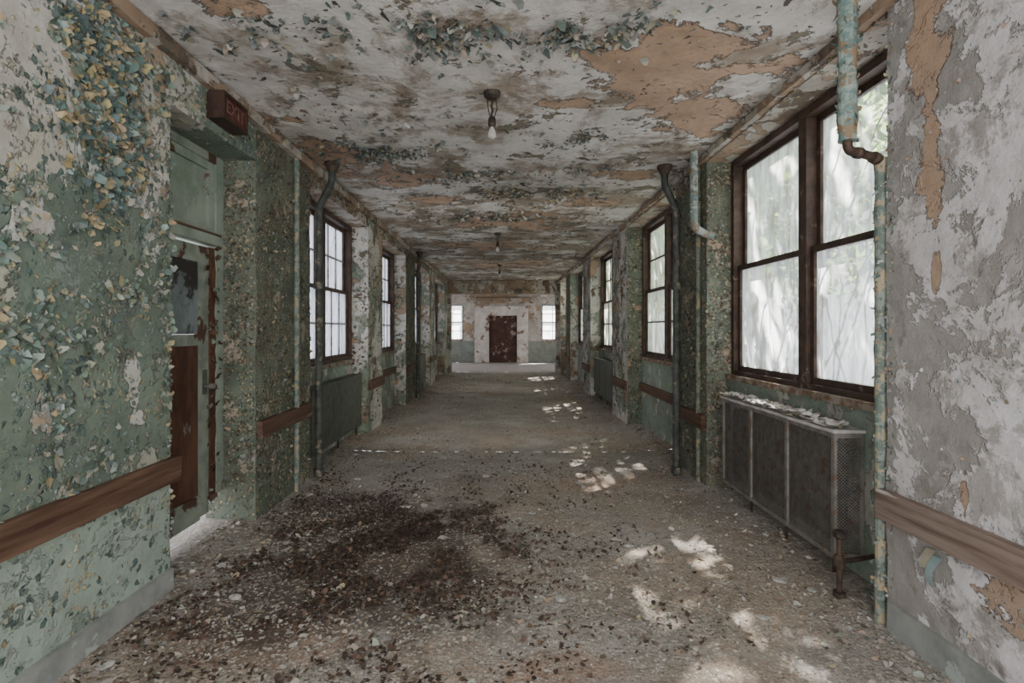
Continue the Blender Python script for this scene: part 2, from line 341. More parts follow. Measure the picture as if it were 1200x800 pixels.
# left wall
b=B()
for i,(a,c) in enumerate(LP):
    b.gbox(-OUT,-W,a,c,0,CEIL,'lnear' if i==0 else ('pier' if i in(1,3) else 'pierw'),cell=.06 if i<2 else .12,sidemat='pier' if i==1 else ('pierw' if i else 'lnear'))
b.gbox(-OUT,-W,3.05,4.1,2.80,CEIL,'lnear')
for a,c in LB:
    b.gbox(-OUT,-REC,a,c,0,SILL,'recess',cell=.1); b.gbox(-OUT,-W,a,c,LH,CEIL,'lintel',cell=.1)
def dl(p):
    q=nz(p,3,1)*.35
    return max(0,1-Vector(((p.y-2.56)/.33,(p.z-2.6)/.62)).length+q)*1.5
wflakes(b,0,(-W,1.9,1.8),(0,1.1,0),(0,0,1.3),(1,0,0),1500,FGD,dl,.012,.038,1.8)
def edge(p,s,o,w): return 1.0 if abs(nz(p,s,o))<w else 0.0
wflakes(b,0,(-W,1.9,.75),(0,1.15,0),(0,0,2.2),(1,0,0),1800,FG,lambda p:edge(p,1.6,5,.055)+.005,.01,.042,1.3)
wflakes(b,0,(-W,1.9,.1),(0,1.15,0),(0,0,2.9),(1,0,0),800,FG,lambda p:edge(p,3.,8,.05),.006,.024,1.2)
wflakes(b,0,(-W,3.0,.3),(0,.05,0),(0,0,2.7),(1,0,0),260,FG,lambda p:.8,.006,.022,1.3)
wflakes(b,0,(-W,3.05,2.8),(0,1.05,0),(0,0,.33),(1,0,0),220,FG,lambda p:.7,.01,.03,1.3)
wflakes(b,0,(-W,4.1,.15),(0,1.15,0),(0,0,2.95),(1,0,0),2300,FP,lambda p:.5+nz(p,3),.008,.028,1.4)
wflakes(b,0,(-2.2,4.1,.1),(.27,0,0),(0,0,2.7),(0,-1,0),700,FP,lambda p:.5+nz(p,3),.008,.024,1.4)
for (a,c) in LP[2:5]:
    wflakes(b,0,(-W,a,.15),(0,c-a,0),(0,0,2.9),(1,0,0),700,FP,lambda p:.3+nz(p,2),.012,.035)
    wflakes(b,0,(-REC,a,.15),(.2,0,0),(0,0,2.9),(0,-1,0),120,FP,lambda p:.2+nz(p,2),.012,.035)
for (a,c) in LB:
    wflakes(b,0,(-W,a,LH),(0,c-a,0),(0,0,.2),(1,0,0),250,FP,lambda p:.6)
mk('wall_left',b,origin=(0,0,0),kind='structure',label='corridor wall with peeling green paint and flaking piers')
# right wall
b=B()
for i,(a,c) in enumerate(RP):
    b.gbox(W,OUT,a,c,0,CEIL,'rnear' if i==0 else ('pier' if i in(1,4) else 'pierw'),cell=.06 if i<2 else .12,sidemat='pier' if i in(1,2) else 'pierw' if i else 'rnear')
for a,c in RB:
    b.gbox(REC,OUT,a,c,0,SILL,'recess',cell=.1); b.gbox(W,OUT,a,c,RH,CEIL,'lintel',cell=.1)
FR=[(.55,.53,.53),(.42,.40,.38),(.40,.29,.2),(.27,.33,.31)]
wflakes(b,0,(W,1.8,.1),(0,.85,0),(0,0,3.0),(-1,0,0),220,FR,lambda p:.05+max(0,nz(p,2)),.006,.018)
wflakes(b,0,(W,2.6,.1),(0,.05,0),(0,0,3.0),(-1,0,0),260,FR+FG,lambda p:.8,.006,.018)
wflakes(b,0,(W,5.0,.15),(0,.9,0),(0,0,2.95),(-1,0,0),1800,FP,lambda p:.4+nz(p,3),.008,.028,1.4)
wflakes(b,0,(W,5.0,.1),(.22,0,0),(0,0,2.95),(0,-1,0),800,FP,lambda p:.5+nz(p,3),.008,.024,1.4)
wflakes(b,0,(W,8.2,.1),(.22,0,0),(0,0,2.95),(0,-1,0),350,FP,lambda p:.5+nz(p,3))
for (a,c) in RP[2:5]:
    wflakes(b,0,(W,a,.15),(0,c-a,0),(0,0,2.9),(-1,0,0),700,FP,lambda p:.3+nz(p,2),.012,.035)
for (a,c) in RB:
    wflakes(b,0,(W,a,RH),(0,c-a,0),(0,0,.08),(-1,0,0),200,FP+FR,lambda p:.6)
mk('wall_right',b,origin=(0,0,0),kind='structure',label='corridor wall of grey plaster and flaking piers')
# end walls
b=B()
E=23.5
b.gbox(-4.2,-2.75,E,E+.3,0,3.15,'end',.3); b.gbox(2.75,4.2,E,E+.3,0,3.15,'end',.3)
b.gbox(-1.75,-.66,E,E+.3,0,3.15,'end',.15); b.gbox(.62,1.65,E,E+.3,0,3.15,'end',.15)
b.gbox(-.66,.62,E,E+.3,2.1,3.15,'end',.15); b.box(-.66,.62,E+.12,E+.3,0,2.1,'end')
for x0,x1 in((-2.75,-1.75),(1.65,2.75)):
    b.gbox(x0,x1,E,E+.3,0,.95,'end',.15); b.gbox(x0,x1,E,E+.3,2.62,3.15,'end',.15)
b.gbox(-1.3,1.5,E-.2,E-.02,2.62,2.85,'lintel',.15)
mk('wall_end',b,origin=(0,0,0),kind='structure',label='white and blue-green end wall of the far hall')
b=B()
b.gbox(-4.2,-OUT,18.2,18.5,0,3.15,'end',.3); b.gbox(OUT,4.2,18.2,18.5,0,3.15,'end',.3)
b.gbox(-W,-1.80,18.1,18.5,0,2.7,'pierw',.15); b.gbox(1.80,W,18.1,18.5,0,2.7,'pierw',.15)
b.gbox(-W,W,18.1,18.5,2.7,CEIL,'lintel',.15)
mk('wall_hall_opening',b,origin=(0,0,0),kind='structure',label='stained beam over the opening to the far hall')
b=B()
for x in(-4.4,4.2):
    b.gbox(x,x+.2,18.2,23.8,0,.9,'end',.4); b.gbox(x,x+.2,18.2,23.8,2.7,3.15,'end',.4); b.gbox(x,x+.2,18.2,18.9,.9,2.7,'end',.4); b.gbox(x,x+.2,23.1,23.8,.9,2.7,'end',.4)
mk('wall_hall_sides',b,origin=(0,0,0),kind='structure',label='side walls of the far hall with window openings')
# ceiling
b=B()
def dc(p): return p+Vector((0,0,1))*(mn.noise(p*1.3)*.02+mn.noise(p*6)*.008)
b.grid((-2.4,-1,CEIL),(0,19.5,0),(4.8,0,0),190,50,'ceil',dc)
b.grid((-4.4,18.5,CEIL),(0,5.3,0),(8.8,0,0),20,30,'ceil',dc)
b.box(-2.4,2.4,-1,18.5,CEIL+.06,CEIL+.2,'ceil'); b.box(-4.4,4.4,18.5,23.8,CEIL+.06,CEIL+.2,'ceil')
FC=[(.11,.145,.14),(.15,.185,.175),(.2,.22,.2),(.54,.52,.48),(.30,.23,.17),(.36,.32,.26),(.08,.07,.06),(.48,.46,.43)]
def cfl(cx,cy,rx,ry,count,smin,smax,cols=FC,lift=1.5):
    for _ in range(count*3):
        a=R.uniform(0,6.28); r=abs(R.gauss(0,.5))
        x=cx+math.cos(a)*r*rx; y=cy+math.sin(a)*r*ry
        if abs(x)<1.9 and nz((x,y,0),3.5,3)>.0: b.flake((x,y,CEIL-.012),(0,0,-1),smin+(smax-smin)*R.random()**2,pick(cols),lift=lift)
TE=[(.085,.115,.11),(.115,.15,.142),(.15,.185,.172),(.23,.265,.25),(.34,.30,.21),(.07,.07,.06),(.4,.38,.34)]
cfl(-.55,2.95,.8,.4,330,.014,.044,TE,1.8); cfl(.35,2.9,.8,.35,260,.014,.044,TE,1.8); cfl(-1.5,2.95,.45,.35,120,.014,.04,TE,1.6)
cfl(.3,6.5,1.,.7,900,.016,.042,FC+[(.40,.34,.2)]*3); cfl(-1.2,4.9,.8,.45,350,.015,.04,TE,1.8); cfl(.55,4.5,.4,.3,100,.015,.035,TE,1.6)
cfl(-.2,7.8,1.6,.6,500,.02,.05); cfl(-.6,5.6,1.,.4,250,.02,.045); cfl(.9,5.4,.6,.3,100,.015,.04)
for _ in range(3400):
    y=2.2*(18/2.2)**R.random(); x=R.uniform(-1.9,1.9)
    if nz((x,y,0),1.1,9)>(.25 if y<4.3 else .05)+R.uniform(-.1,.15): b.flake((x,y,CEIL-.012),(0,0,-1),.01+.03*R.random()**2,pick(FC),lift=1.4)
mk('ceiling',b,origin=(0,0,0),kind='structure',label='plaster ceiling with peeling white, tan and teal paint')
# floor
b=B()
DC=[(.46,.435,.385),(.37,.34,.295),(.55,.525,.48),(.25,.255,.22),(.32,.33,.295),(.44,.345,.24),(.16,.13,.10),(.38,.335,.28),(.42,.36,.29)]
def df(p):
    e=max(0,abs(p.x)-1.45)*.05 if p.y<18 else 0
    return p+Vector((0,0,1))*(mn.noise(p*1.7)*.008+mn.noise(p*9)*.006+mn.noise(p*30)*.004+e-.012)
def fz(x,y): return df(Vector((x,y,0))).z
b.grid((-2.4,-1,0),(4.8,0,0),(0,7.5,0),140,210,'floor',df)
b.grid((-2.4,6.5,0),(4.8,0,0),(0,12,0),60,140,'floor',df)
b.grid((-4.4,18.5,0),(8.8,0,0),(0,5.4,0),30,20,'floor',df)
for side,bays in((-1,LB+[(3.05,4.1)]),(1,RB)):
    for a,c in bays:
        for _ in range(500):
            x=side*R.uniform(W-.04,REC-.03); y=R.uniform(a+.05,c-.05)
            b.flake((x,y,fz(x,y)),Vector((R.uniform(-.35,.35),R.uniform(-.35,.35),1)).normalized(),R.uniform(.008,.03),pick(DC),lift=R.uniform(.1,.8))
mk('floor',b,origin=(0,0,0),kind='structure',label='corridor floor buried in dust and plaster crumbs')
b=B(); b.gbox(-W,-W+.025,-1,3.04,0,.13,'cement',.07,.004); mk('baseboard_left',b,kind='structure',label='cement baseboard under green wall')
b=B(); b.gbox(W-.02,W,-1,2.62,0,.15,'cement',.07,.004); mk('baseboard_right',b,kind='structure',label='cement baseboard under grey wall')
b=B(); b.gbox(-W,-W+.05,-1,18.1,3.06,3.14,'lintel',.1,.01); mk('trim_1',b,kind='structure',label='crumbling plaster moulding along ceiling')
b=B(); b.gbox(W-.05,W,-1,18.1,3.08,3.14,'lintel',.1,.01); mk('trim_2',b,kind='structure',label='crumbling plaster moulding along ceiling')

# ------------------------------------------------------------------ windows
wn=[0]
def window(mp,w,z0,z1,frame='frame',sash='frame',glass='glassr',cols=1,rows=1,mbar='sashw',units=2,lbl='',loc=(0,0,0)):
    wn[0]+=1; e=empty('window_%d'%wn[0],loc,kind='structure',label=lbl)
    def bx(b,u0,u1,a,c,d0,d1,m): b.box(u0,u1,a,c,d0,d1,m,mp=lambda u,z,d:mp(u,z,d))
    b=B(); t=.06
    bx(b,0,t,z0,z1,0,.14,frame); bx(b,w-t,w,z0,z1,0,.14,frame); bx(b,t,w-t,z1-t,z1,0,.14,frame); bx(b,t,w-t,z0,z0+.05,.0,.14,frame)
    mk('frame',b,e,recalc=True)
    b=B(); bx(b,-.0,w,z0-.035,z0+.012,-.05,.0,'sill'); mk('sill',b,e,recalc=True)
    uw=(w-2*t-(units-1)*.1)/units; zm=(z0+z1)/2
    for k in range(units):
        u0=t+k*(uw+.1)
        if k: b=B(); bx(b,u0-.1,u0,z0+.05,z1-t,.01,.13,frame); mk('mullion',b,e,recalc=True)
        for (a,c,d) in ((z0+.05,zm+.02,.04),(zm-.02,z1-t,.085)):
            b=B(); q=.045
            bx(b,u0,u0+q,a,c,d,d+.04,sash); bx(b,u0+uw-q,u0+uw,a,c,d,d+.04,sash)
            bx(b,u0+q,u0+uw-q,a,a+q,d,d+.04,sash); bx(b,u0+q,u0+uw-q,c-q,c,d,d+.04,sash)
            for i in range(1,cols):
                x=u0+q+(uw-2*q)*i/cols; bx(b,x-.01,x+.01,a+q,c-q,d+.006,d+.034,mbar)
            for i in range(1,rows):
                z=a+q+(c-a-2*q)*i/rows; bx(b,u0+q,u0+uw-q,z-.01,z+.01,d+.005,d+.035,mbar)
            mk('sash',b,e,recalc=True)
            vs=[mp(u0+q*.9,a+q*.9,d+.02),mp(u0+uw-q*.9,a+q*.9,d+.02),mp(u0+uw-q*.9,c-q*.9,d+.02),mp(u0+q*.9,c-q*.9,d+.02)]
            b=B(); b.add([Vector(v) for v in vs],[(0,1,2,3)],glass); mk('glass_pane',b,e,origin=(0,0,0))
    return e
for i,(a,c) in enumerate(RB):
    window(lambda u,z,d,a=a:(REC+.01+d,a+u,z),c-a,SILL+.01,RH,cols=1 if i<2 else 2,rows=1 if i==0 else 2,mbar='frame',glass='glassr' if i==0 else 'glassg',
        lbl='tall dark brown double sash window with grimy glass',loc=(REC,(a+c)/2,SILL))
for i,(a,c) in enumerate(LB):
    window(lambda u,z,d,a=a:(-REC-.01-d,a+u,z),c-a,SILL+.01,LH,frame='frame',sash='frame',glass='glassl',cols=3,rows=2,mbar='sashw',
        lbl='tall multi-pane sash window with frosted glass',loc=(-REC,(a+c)/2,SILL))
for x0,x1 in((-2.75,-1.75),(1.65,2.75)):
    window(lambda u,z,d,x0=x0:(x0+u,E+.05+d,z),x1-x0,.95,2.62,frame='sashw',sash='sashw',glass='glasse',cols=2,rows=2,units=1,
        lbl='bright white-framed sash window in the end wall',loc=((x0+x1)/2,E+.05,.95))

# ------------------------------------------------------------------ doors
e=empty('door_1',(-2.2,3.57,0),kind='structure',label='battered green panelled door with transom')
X=-2.2
b=B(); b.box(X-.1,X+.03,3.05,3.13,0,2.8,'doord'); b.box(X-.1,X+.03,4.0,4.1,.26,2.8,'doorg'); b.box(X-.1,X+.03,3.13,4.0,2.74,2.8,'doord'); mk('frame',b,e)
b=B(); b.box(X-.08,X+.06,3.13,4.0,2.12,2.19,'doorg'); b.box(X+.02,X+.07,3.13,4.0,2.19,2.205,'wood'); mk('transom_bar',b,e)
b=B(); b.box(X-.04,X-.01,3.13,4.0,2.19,2.74,'doorg')
for (y0,y1,z0,z1) in ((3.13,3.2,2.19,2.74),(3.93,4.0,2.19,2.74),(3.2,3.93,2.19,2.25),(3.2,3.93,2.68,2.74)): b.box(X-.01,X+.015,y0,y1,z0,z1,'doorg')
mk('transom_panel',b,e)
b=B(); ya,yb_=3.14,3.93
for (y0,y1,z0,z1) in ((ya,ya+.12,.09,2.1),(yb_-.11,yb_,.14,2.1),(ya+.12,yb_-.11,1.98,2.1),(ya+.12,yb_-.11,1.38,1.46),(ya+.12,yb_-.11,.12,.3)): b.box(X-.035,X+.01,y0,y1,z0,z1,'doord')
mk('door_leaf',b,e)
b=B(); b.gbox(X-.025,X-.008,ya+.12,yb_-.11,1.46,1.98,'doorgl',.1,.003); mk('upper_panel',b,e)
b=B(); b.gbox(X-.025,X-.008,ya+.12,yb_-.11,.3,1.38,'doorb',.1,.004); mk('lower_panel',b,e)
b=B(); b.gbox(X-.03,X+.02,yb_,4.0,.24,2.1,'doorb',.06,.012)
for _ in range(90): b.flake((X+.025,R.uniform(yb_-.05,4.05),R.uniform(.22,2.1)),(1,0,0),R.uniform(.01,.045),pick([(.05,.025,.018),(.1,.055,.035),(.2,.24,.2)]),lift=1.5)
mk('splintered_edge',b,e)
b=B(); b.box(X+.01,X+.016,yb_-.085,yb_-.03,1.02,1.2,'gmetal'); b.tube([(X+.01,yb_-.055,1.08),(X+.05,yb_-.055,1.08),(X+.055,yb_-.055,1.08),(X+.085,yb_-.055,1.08)],[.01,.01,.024,.018],'metal'); mk('door_knob',b,e,smooth=False)
e=empty('door_2',(0,E,0),kind='structure',label='maroon panelled door with peeling paint in white surround')
b=B()
b.box(-.66,.62,E+.05,E+.09,0,2.1,'doorend')
for x0,x1 in((-.62,-.05),(0,.58)):
    for z0,z1 in((.2,.9),(1.05,1.9)):
        for q in((x0+.06,x1-.04,z0,z0+.03),(x0+.06,x1-.04,z1-.03,z1),(x0+.06,x0+.09,z0,z1),(x1-.07,x1-.04,z0,z1)): b.box(q[0],q[1],E+.03,E+.05,q[2],q[3],'doorend')
mk('door_leaf',b,e)
b=B(); b.gbox(-1.28,-.64,E-.08,E-.005,0,2.5,'surround',.2,.004); b.gbox(.60,1.1,E-.08,E-.005,0,2.5,'surround',.2,.004); b.gbox(-.64,.60,E-.08,E-.005,2.08,2.5,'surround',.2,.004); mk('surround',b,e)

# exit sign
e=empty('exit_sign',(-1.87,3.6,2.86),label='dark brown-red exit sign box above the door recess',category='sign')
sy0,sy1,sz0,sz1=3.42,3.74,2.865,3.045
b=B(); b.box(-1.92,-1.82,sy0,sy1,sz0,sz1,'signbox'); b.box(-1.82,-1.805,sy0,sy1,sz1-.02,sz1,'signbox'); b.box(-1.82,-1.805,sy0,sy1,sz0,sz0+.02,'signbox'); b.box(-1.82,-1.805,sy0,sy0+.02,sz0+.02,sz1-.02,'signbox'); b.box(-1.82,-1.805,sy1-.02,sy1,sz0+.02,sz1-.02,'signbox'); mk('housing',b,e)
b=B(); b.box(-1.82,-1.814,sy0+.02,sy1-.02,sz0+.02,sz1-.02,'red'); mk('lens',b,e)
cu=bpy.data.curves.new('t','FONT'); cu.body='EXIT'; cu.size=.12; cu.extrude=.002; cu.align_x='CENTER'; cu.align_y='CENTER'
to=bpy.data.objects.new('t',cu); col.objects.link(to); bpy.context.view_layer.update()
me=bpy.data.meshes.new_from_object(to.evaluated_get(bpy.context.evaluated_depsgraph_get())); bpy.data.objects.remove(to)
me.transform(Matrix(((0,0,1,0),(1,0,0,0),(0,1,0,0),(0,0,0,1)))); me.materials.clear(); me.materials.append(M['letter'])
lo=bpy.data.objects.new('lettering',me); col.objects.link(lo); lo.parent=e; lo.location=Vector((-1.811,(sy0+sy1)/2,(sz0+sz1)/2))-e.location

# ------------------------------------------------------------------ hand rails
def rail(side,y0,y1,z,h,mat,x=W,label='',grp='wall rails along the corridor'):
    b=B(); t=.045
    yy=[y0+(y1-y0)*i/12 for i in range(13)]
    prof=[(0,0),(1,.06),(1,.94),(.8,1.0),(0,1.0)]
    vs=[];fs=[]
    for j,y in enumerate(yy):
        for (a,c) in prof:
            px=side*(x-t*a); vs.append((px,y+(R.uniform(-.012,.012) if j in(0,12) else 0),z-h/2+h*c+mn.noise(Vector((px*9,y*3,c*5)))*.006))
    n=len(prof)
    for j in range(12):
        for k in range(n):
            k2=(k+1)%n; fs.append((j*n+k,j*n+k2,(j+1)*n+k2,(j+1)*n+k))
    fs+= [tuple(range(n)),tuple(12*n+k for k in range(n))[::-1]]
    b.add(vs,fs,mat)
    return mk('wall_rail',b,label=label,category='wall rail',group=grp,recalc=True)
rail(-1,-.5,3.09,.69,.145,'wood',label='long brown wooden rail board on green wall')
rail(-1,4.12,5.2,.71,.14,'wood',label='short brown wooden rail board on flaking pier')
for a,c in LP[2:5]: rail(-1,a+.02,c-.02,.69,.14,'wood',label='short brown wooden rail board on distant pier')
rail(1,-.5,2.66,.62,.155,'woodr',label='greyed wooden rail board on grey plaster wall')
rail(1,5.02,5.65,.61,.15,'wood',label='short brown wooden rail board on flaking pier')
for a,c in RP[2:5]: rail(1,a+.01,c-.02,.61,.14,'wood',label='short brown wooden rail board on distant pier')
rail(1,5.95,8.17,.61,.13,'wood',x=REC,label='brown wooden rail board on wall under window')
rail(-1,8.45,10.35,.70,.13,'wood',x=REC,label='brown wooden rail board on wall under window')

# ------------------------------------------------------------------ radiator covers
def lattice(b,y0,y1,z0,z1,mp,pitch,lw,mat):
    w=y1-y0;h=z1-z0
    for sgn in(1,-1):
        k=-h
        while k<w:
            t0=max(0,-k); t1=min(h,w-k)
            if t1>t0+.002:
                a=(k+t0,t0);c=(k+t1,t1)
                if sgn<0: a=(w-a[0],a[1]); c=(w-c[0],c[1])
                d=lw*.7
                vs=[mp(y0+a[0]-d,z0+a[1]),mp(y0+a[0]+d,z0+a[1]),mp(y0+c[0]+d,z0+c[1]),mp(y0+c[0]-d,z0+c[1])]
                b.add(vs,[(0,1,2,3)],mat)
            k+=pitch
def radiator(side,y0,y1,z0,z1,xf,np,mat,fine=True,label=''):
    e=empty('radiator_cover',(side*(xf+REC)/2,(y0+y1)/2,z0),label=label,category='radiator cover',group='radiator covers below the windows')
    S=side; b=B(); q=.03; w=y1-y0; xb=REC-.012
    divs=[y0+w*i/np for i in range(np+1)]
    for i,y in enumerate(divs):
        ya=min(max(y-q/2,y0),y1-q); b.box(S*xf,S*(xf+.02),ya,ya+q,z0,z1,mat)
    for z in(z0,z1-.03): b.box(S*(xf+.003),S*(xf+.02),y0+q,y1-q,z,z+.03,mat)
    for y in(y0,y1-.02):
        for z in(z0,z1-.03): b.box(S*(xf+.02),S*xb,y,y+.02,z,z+.03,mat)
        b.box(S*(xb-.02),S*xb,y,y+.02,z0+.03,z1-.03,mat)
    mk('frame',b,e)
    b=B(); b.gbox(S*(xf-.015),S*(REC-.01),y0-.015,y1+.015,z1,z1+.018,'slab' if fine else mat,.06,.004); mk('top_plate',b,e)
    for i in range(np):
        b=B(); a=divs[i]+q/2;c=divs[i+1]-q/2
        if fine: lattice(b,a,c,z0+.03,z1-.03,lambda y,z:(S*(xf+.012),y,z),.018,.006,mat)
        else: b.gbox(S*(xf+.008),S*(xf+.014),a,c,z0+.03,z1-.03,mat,.1,.003)
        mk('mesh_panel',b,e)
    b=B()
    if fine: lattice(b,xf+.02,xb-.02,z0+.03,z1-.03,lambda x,z:(S*x,y0+.01,z),.02,.005,mat)
    else: b.box(S*(xf+.02),S*(xb-.02),y0+.006,y0+.012,z0+.03,z1-.03,mat)
    mk('end_panel',b,e)
    if fine:
        b=B(); y=y0+.12
        while y<y1-.1:
            for x in(xf+.08,xf+.13): b.tube([(S*x,y,z0+.06),(S*x,y,z0+.1),(S*x,y,z1-.12),(S*x,y,z1-.08)],[.012,.024,.024,.012],'core',8)
            y+=.06
        b.tube([(S*(xf+.1),y0+.1,z0+.1),(S*(xf+.1),y1-.1,z0+.1)],.018,'core',8); b.tube([(S*(xf+.1),y0+.1,z1-.13),(S*(xf+.1),y1-.1,z1-.13)],.018,'core',8)
        mk('radiator_core',b,e,smooth=True)
    for i,y in enumerate(divs[:-1] if np>2 else divs):
        b=B(); yy=min(max(y+.1,y0+.05),y1-.05); b.tube([(S*(xf+.06),yy,.0),(S*(xf+.06),yy,z0+.02)],.009,'iron',8)
        mk('leg_rod',b,e,smooth=True)
    return e
radiator(1,3.12,4.72,.14,.885,1.95,3,'metal',True,'rusty grey mesh radiator cover below brown window')
radiator(1,9.6,11.5,.14,.87,1.97,3,'gmetal',False,'dark radiator cover below distant window')
radiator(-1,5.5,7.42,.16,.85,1.99,2,'gmetal',False,'grey-green two-panel radiator cover below frosted window')
radiator(-1,11.6,13.5,.16,.85,1.99,2,'gmetal',False,'dark radiator cover below distant frosted window')
b=B()
for _ in range(900):
    x=R.uniform(1.955,2.06);y=R.uniform(3.14,4.7)
    b.flake((x,y,.905+R.uniform(0,.03)*(1+mn.noise(Vector((0,y*5,0))))),(0,0,1),R.uniform(.012,.045),pick([(.78,.76,.73),(.68,.65,.61),(.74,.72,.70),(.5,.42,.33),(.48,.5,.48)]),lift=.9)
mk('fallen_plaster_crumbs',b,label='white plaster crumbs heaped on radiator cover top',category='debris',kind='stuff')

# ------------------------------------------------------------------ pipes
def bend(pts,r=.05,n=5):
    P=[Vector(p) for p in pts]; out=[P[0]]
    for i in range(1,len(P)-1):
        a=(P[i-1]-P[i]);c=(P[i+1]-P[i]); rr=min(r,a.length*.45,c.length*.45)
        A=P[i]+a.normalized()*rr; C=P[i]+c.normalized()*rr
        for k in range(n+1):
            t=k/n; out.append(A*(1-t)**2+P[i]*2*t*(1-t)+C*t*t)
    out.append(P[-1]); return out
def subdiv(pts,step=.04):
    P=[Vector(p) for p in pts]; out=[P[0]]
    for a,c in zip(P,P[1:]):
        n=max(1,int((c-a).length/step))
        for k in range(1,n+1): out.append(a.lerp(c,k/n))
    return out
def rad(pts,r,a): return [r*(1+a*mn.noise(Vector(p)*18)) for p in pts]
def riser(side,x,y,xt,yt,label):
    e=empty('riser_pipe',(side*x,y,0),label=label,category='pipe',group='heating riser pipes')
    b=B(); p=bend([(side*x,y,0),(side*x,y,2.72),(side*xt,yt,2.95),(side*xt,yt,3.15)],.06); b.tube(subdiv(p,.1),.036,'pipeg',14); mk('pipe',b,e,smooth=True)
    for z in(.02,1.9):
        b=B(); b.tube([(side*x,y,z),(side*x,y,z+.07)],.05,'pipeg',14); mk('coupling',b,e)
    b=B(); b.tube([(side*xt,yt,3.06),(side*xt,yt,3.1),(side*xt,yt,3.12),(side*xt,yt,3.15)],[.045,.06,.075,.075],'iron',16); mk('ceiling_flange',b,e)
riser(-1,1.86,5.33,1.70,5.25,'dark painted riser pipe beside frosted window')
riser(1,1.77,5.42,1.63,5.35,'dark painted riser pipe standing before flaking pier')
riser(-1,1.84,11.4,1.8,11.35,'dark riser pipe beside distant pier')
e=empty('hanging_pipe',(1.69,2.6,2.3),label='peeling teal insulated pipe dropping from ceiling with rusty elbow',category='pipe')
FGM=[(.11,.165,.155),(.14,.20,.185),(.2,.26,.24),(.26,.2,.13),(.34,.31,.23)]
b=B(); p=subdiv([(1.69,2.6,3.15),(1.69,2.6,2.42)],.02); b.tube(p,rad(p,.043,.18),'pipet',16)
for _ in range(140):
    a=R.uniform(0,6.28); z=R.uniform(2.43,3.12); n=Vector((math.cos(a),math.sin(a),0)); b.flake(Vector((1.69,2.6,z))+n*.042,n,R.uniform(.008,.024),pick(FGM),lift=1.5)
mk('insulated_drop',b,e)
b=B(); p=bend([(1.69,2.6,2.45),(1.69,2.6,2.375),(1.80,2.63,2.365),(1.925,2.70,2.36)],.04); b.tube(p,rad(p,.021,.3),'iron',12)
b.tube([(1.74,2.614,2.37),(1.77,2.622,2.368)],.028,'iron',12); b.tube([(1.86,2.66,2.362),(1.89,2.68,2.36)],.03,'iron',12); mk('rusty_elbow',b,e,smooth=True)
b=B(); p=subdiv([(1.925,2.70,2.37),(1.925,2.70,0)],.03); b.tube(p,rad(p,.028,.25),'pipes',12)
for _ in range(220):
    a=R.uniform(2.5,5.5); z=R.uniform(.1,2.33); n=Vector((math.cos(a),math.sin(a),0)); b.flake(Vector((1.925,2.70,z))+n*.028,n,R.uniform(.006,.017),pick(FGM+[(.42,.42,.4)]),lift=1.5)
mk('vertical_run',b,e)
b=B(); p=subdiv(bend([(1.775,4.93,3.15),(1.775,4.93,2.44),(1.9,4.95,2.38),(1.96,4.97,2.375)],.07,7),.05); b.tube(p,rad(p,.036,.12),'pipew',14)
for _ in range(60):
    a=R.uniform(3,6.4); z=R.uniform(2.45,3.1); n=Vector((math.cos(a),math.sin(a),0)); b.flake(Vector((1.775,4.93,z))+n*.035,n,R.uniform(.008,.02),pick(FGM))
mk('offset_pipe',b,label='pale peeling pipe bending from ceiling onto pier',category='pipe')
b=B(); p=subdiv([(-1.9,4.86,3.1),(-1.9,4.86,0)],.05); b.tube(p,rad(p,.024,.25),'pipes',10); mk('wall_conduit',b,label='flaking pale green conduit running down the pier',category='pipe',group='conduits on the piers')
b=B(); p=subdiv([(1.9,5.16,3.1),(1.9,5.16,0)],.05); b.tube(p,rad(p,.022,.3),'piped',10); mk('wall_conduit',b,label='flaking olive conduit running down the pier',category='pipe',group='conduits on the piers')
e=empty('radiator_valve',(1.86,2.93,0),label='rusty valve pipe rising from floor at radiator cover',category='valve')
b=B(); b.tube([(1.86,2.93,0),(1.86,2.93,.36)],.014,'iron',10); b.tube([(1.86,2.93,.02),(1.86,2.93,.045)],.032,'iron',12); mk('pipe',b,e)
b=B(); b.tube([(1.86,2.93,.21),(1.98,2.96,.21),(2.1,3.0,.21)],.013,'iron',10); mk('branch_pipe',b,e)
b=B(); b.tube([(1.86,2.93,.17),(1.86,2.93,.19),(1.86,2.93,.23),(1.86,2.93,.25)],[.02,.03,.03,.02],'iron',12); mk('valve_body',b,e)
b=B(); b.tube([(1.86,2.93,.34),(1.86,2.93,.35),(1.86,2.93,.375),(1.86,2.93,.385)],[.02,.034,.034,.022],'black',14); mk('handle',b,e)

b=B(); pts=[]
for i in range(9):
    t=i/8; z=.50-.13*t; x=1.92-.012-.04*math.sin(t*2.6); wd=.022*(1-t*.6)
    pts.append((x,2.32-wd,z)); pts.append((x-.008,2.32+wd,z))
b.add(pts,[(2*i,2*i+1,2*i+3,2*i+2) for i in range(8)],'flake',(.20,.27,.27))
pts=[(x,y+.035,z+.02) for x,y,z in pts]; b.add(pts,[(2*i,2*i+1,2*i+3,2*i+2) for i in range(5)],'flake',(.27,.25,.19))
mk('paint_curl',b,label='curled strip of teal paint hanging from plaster wall',category='paint strip')

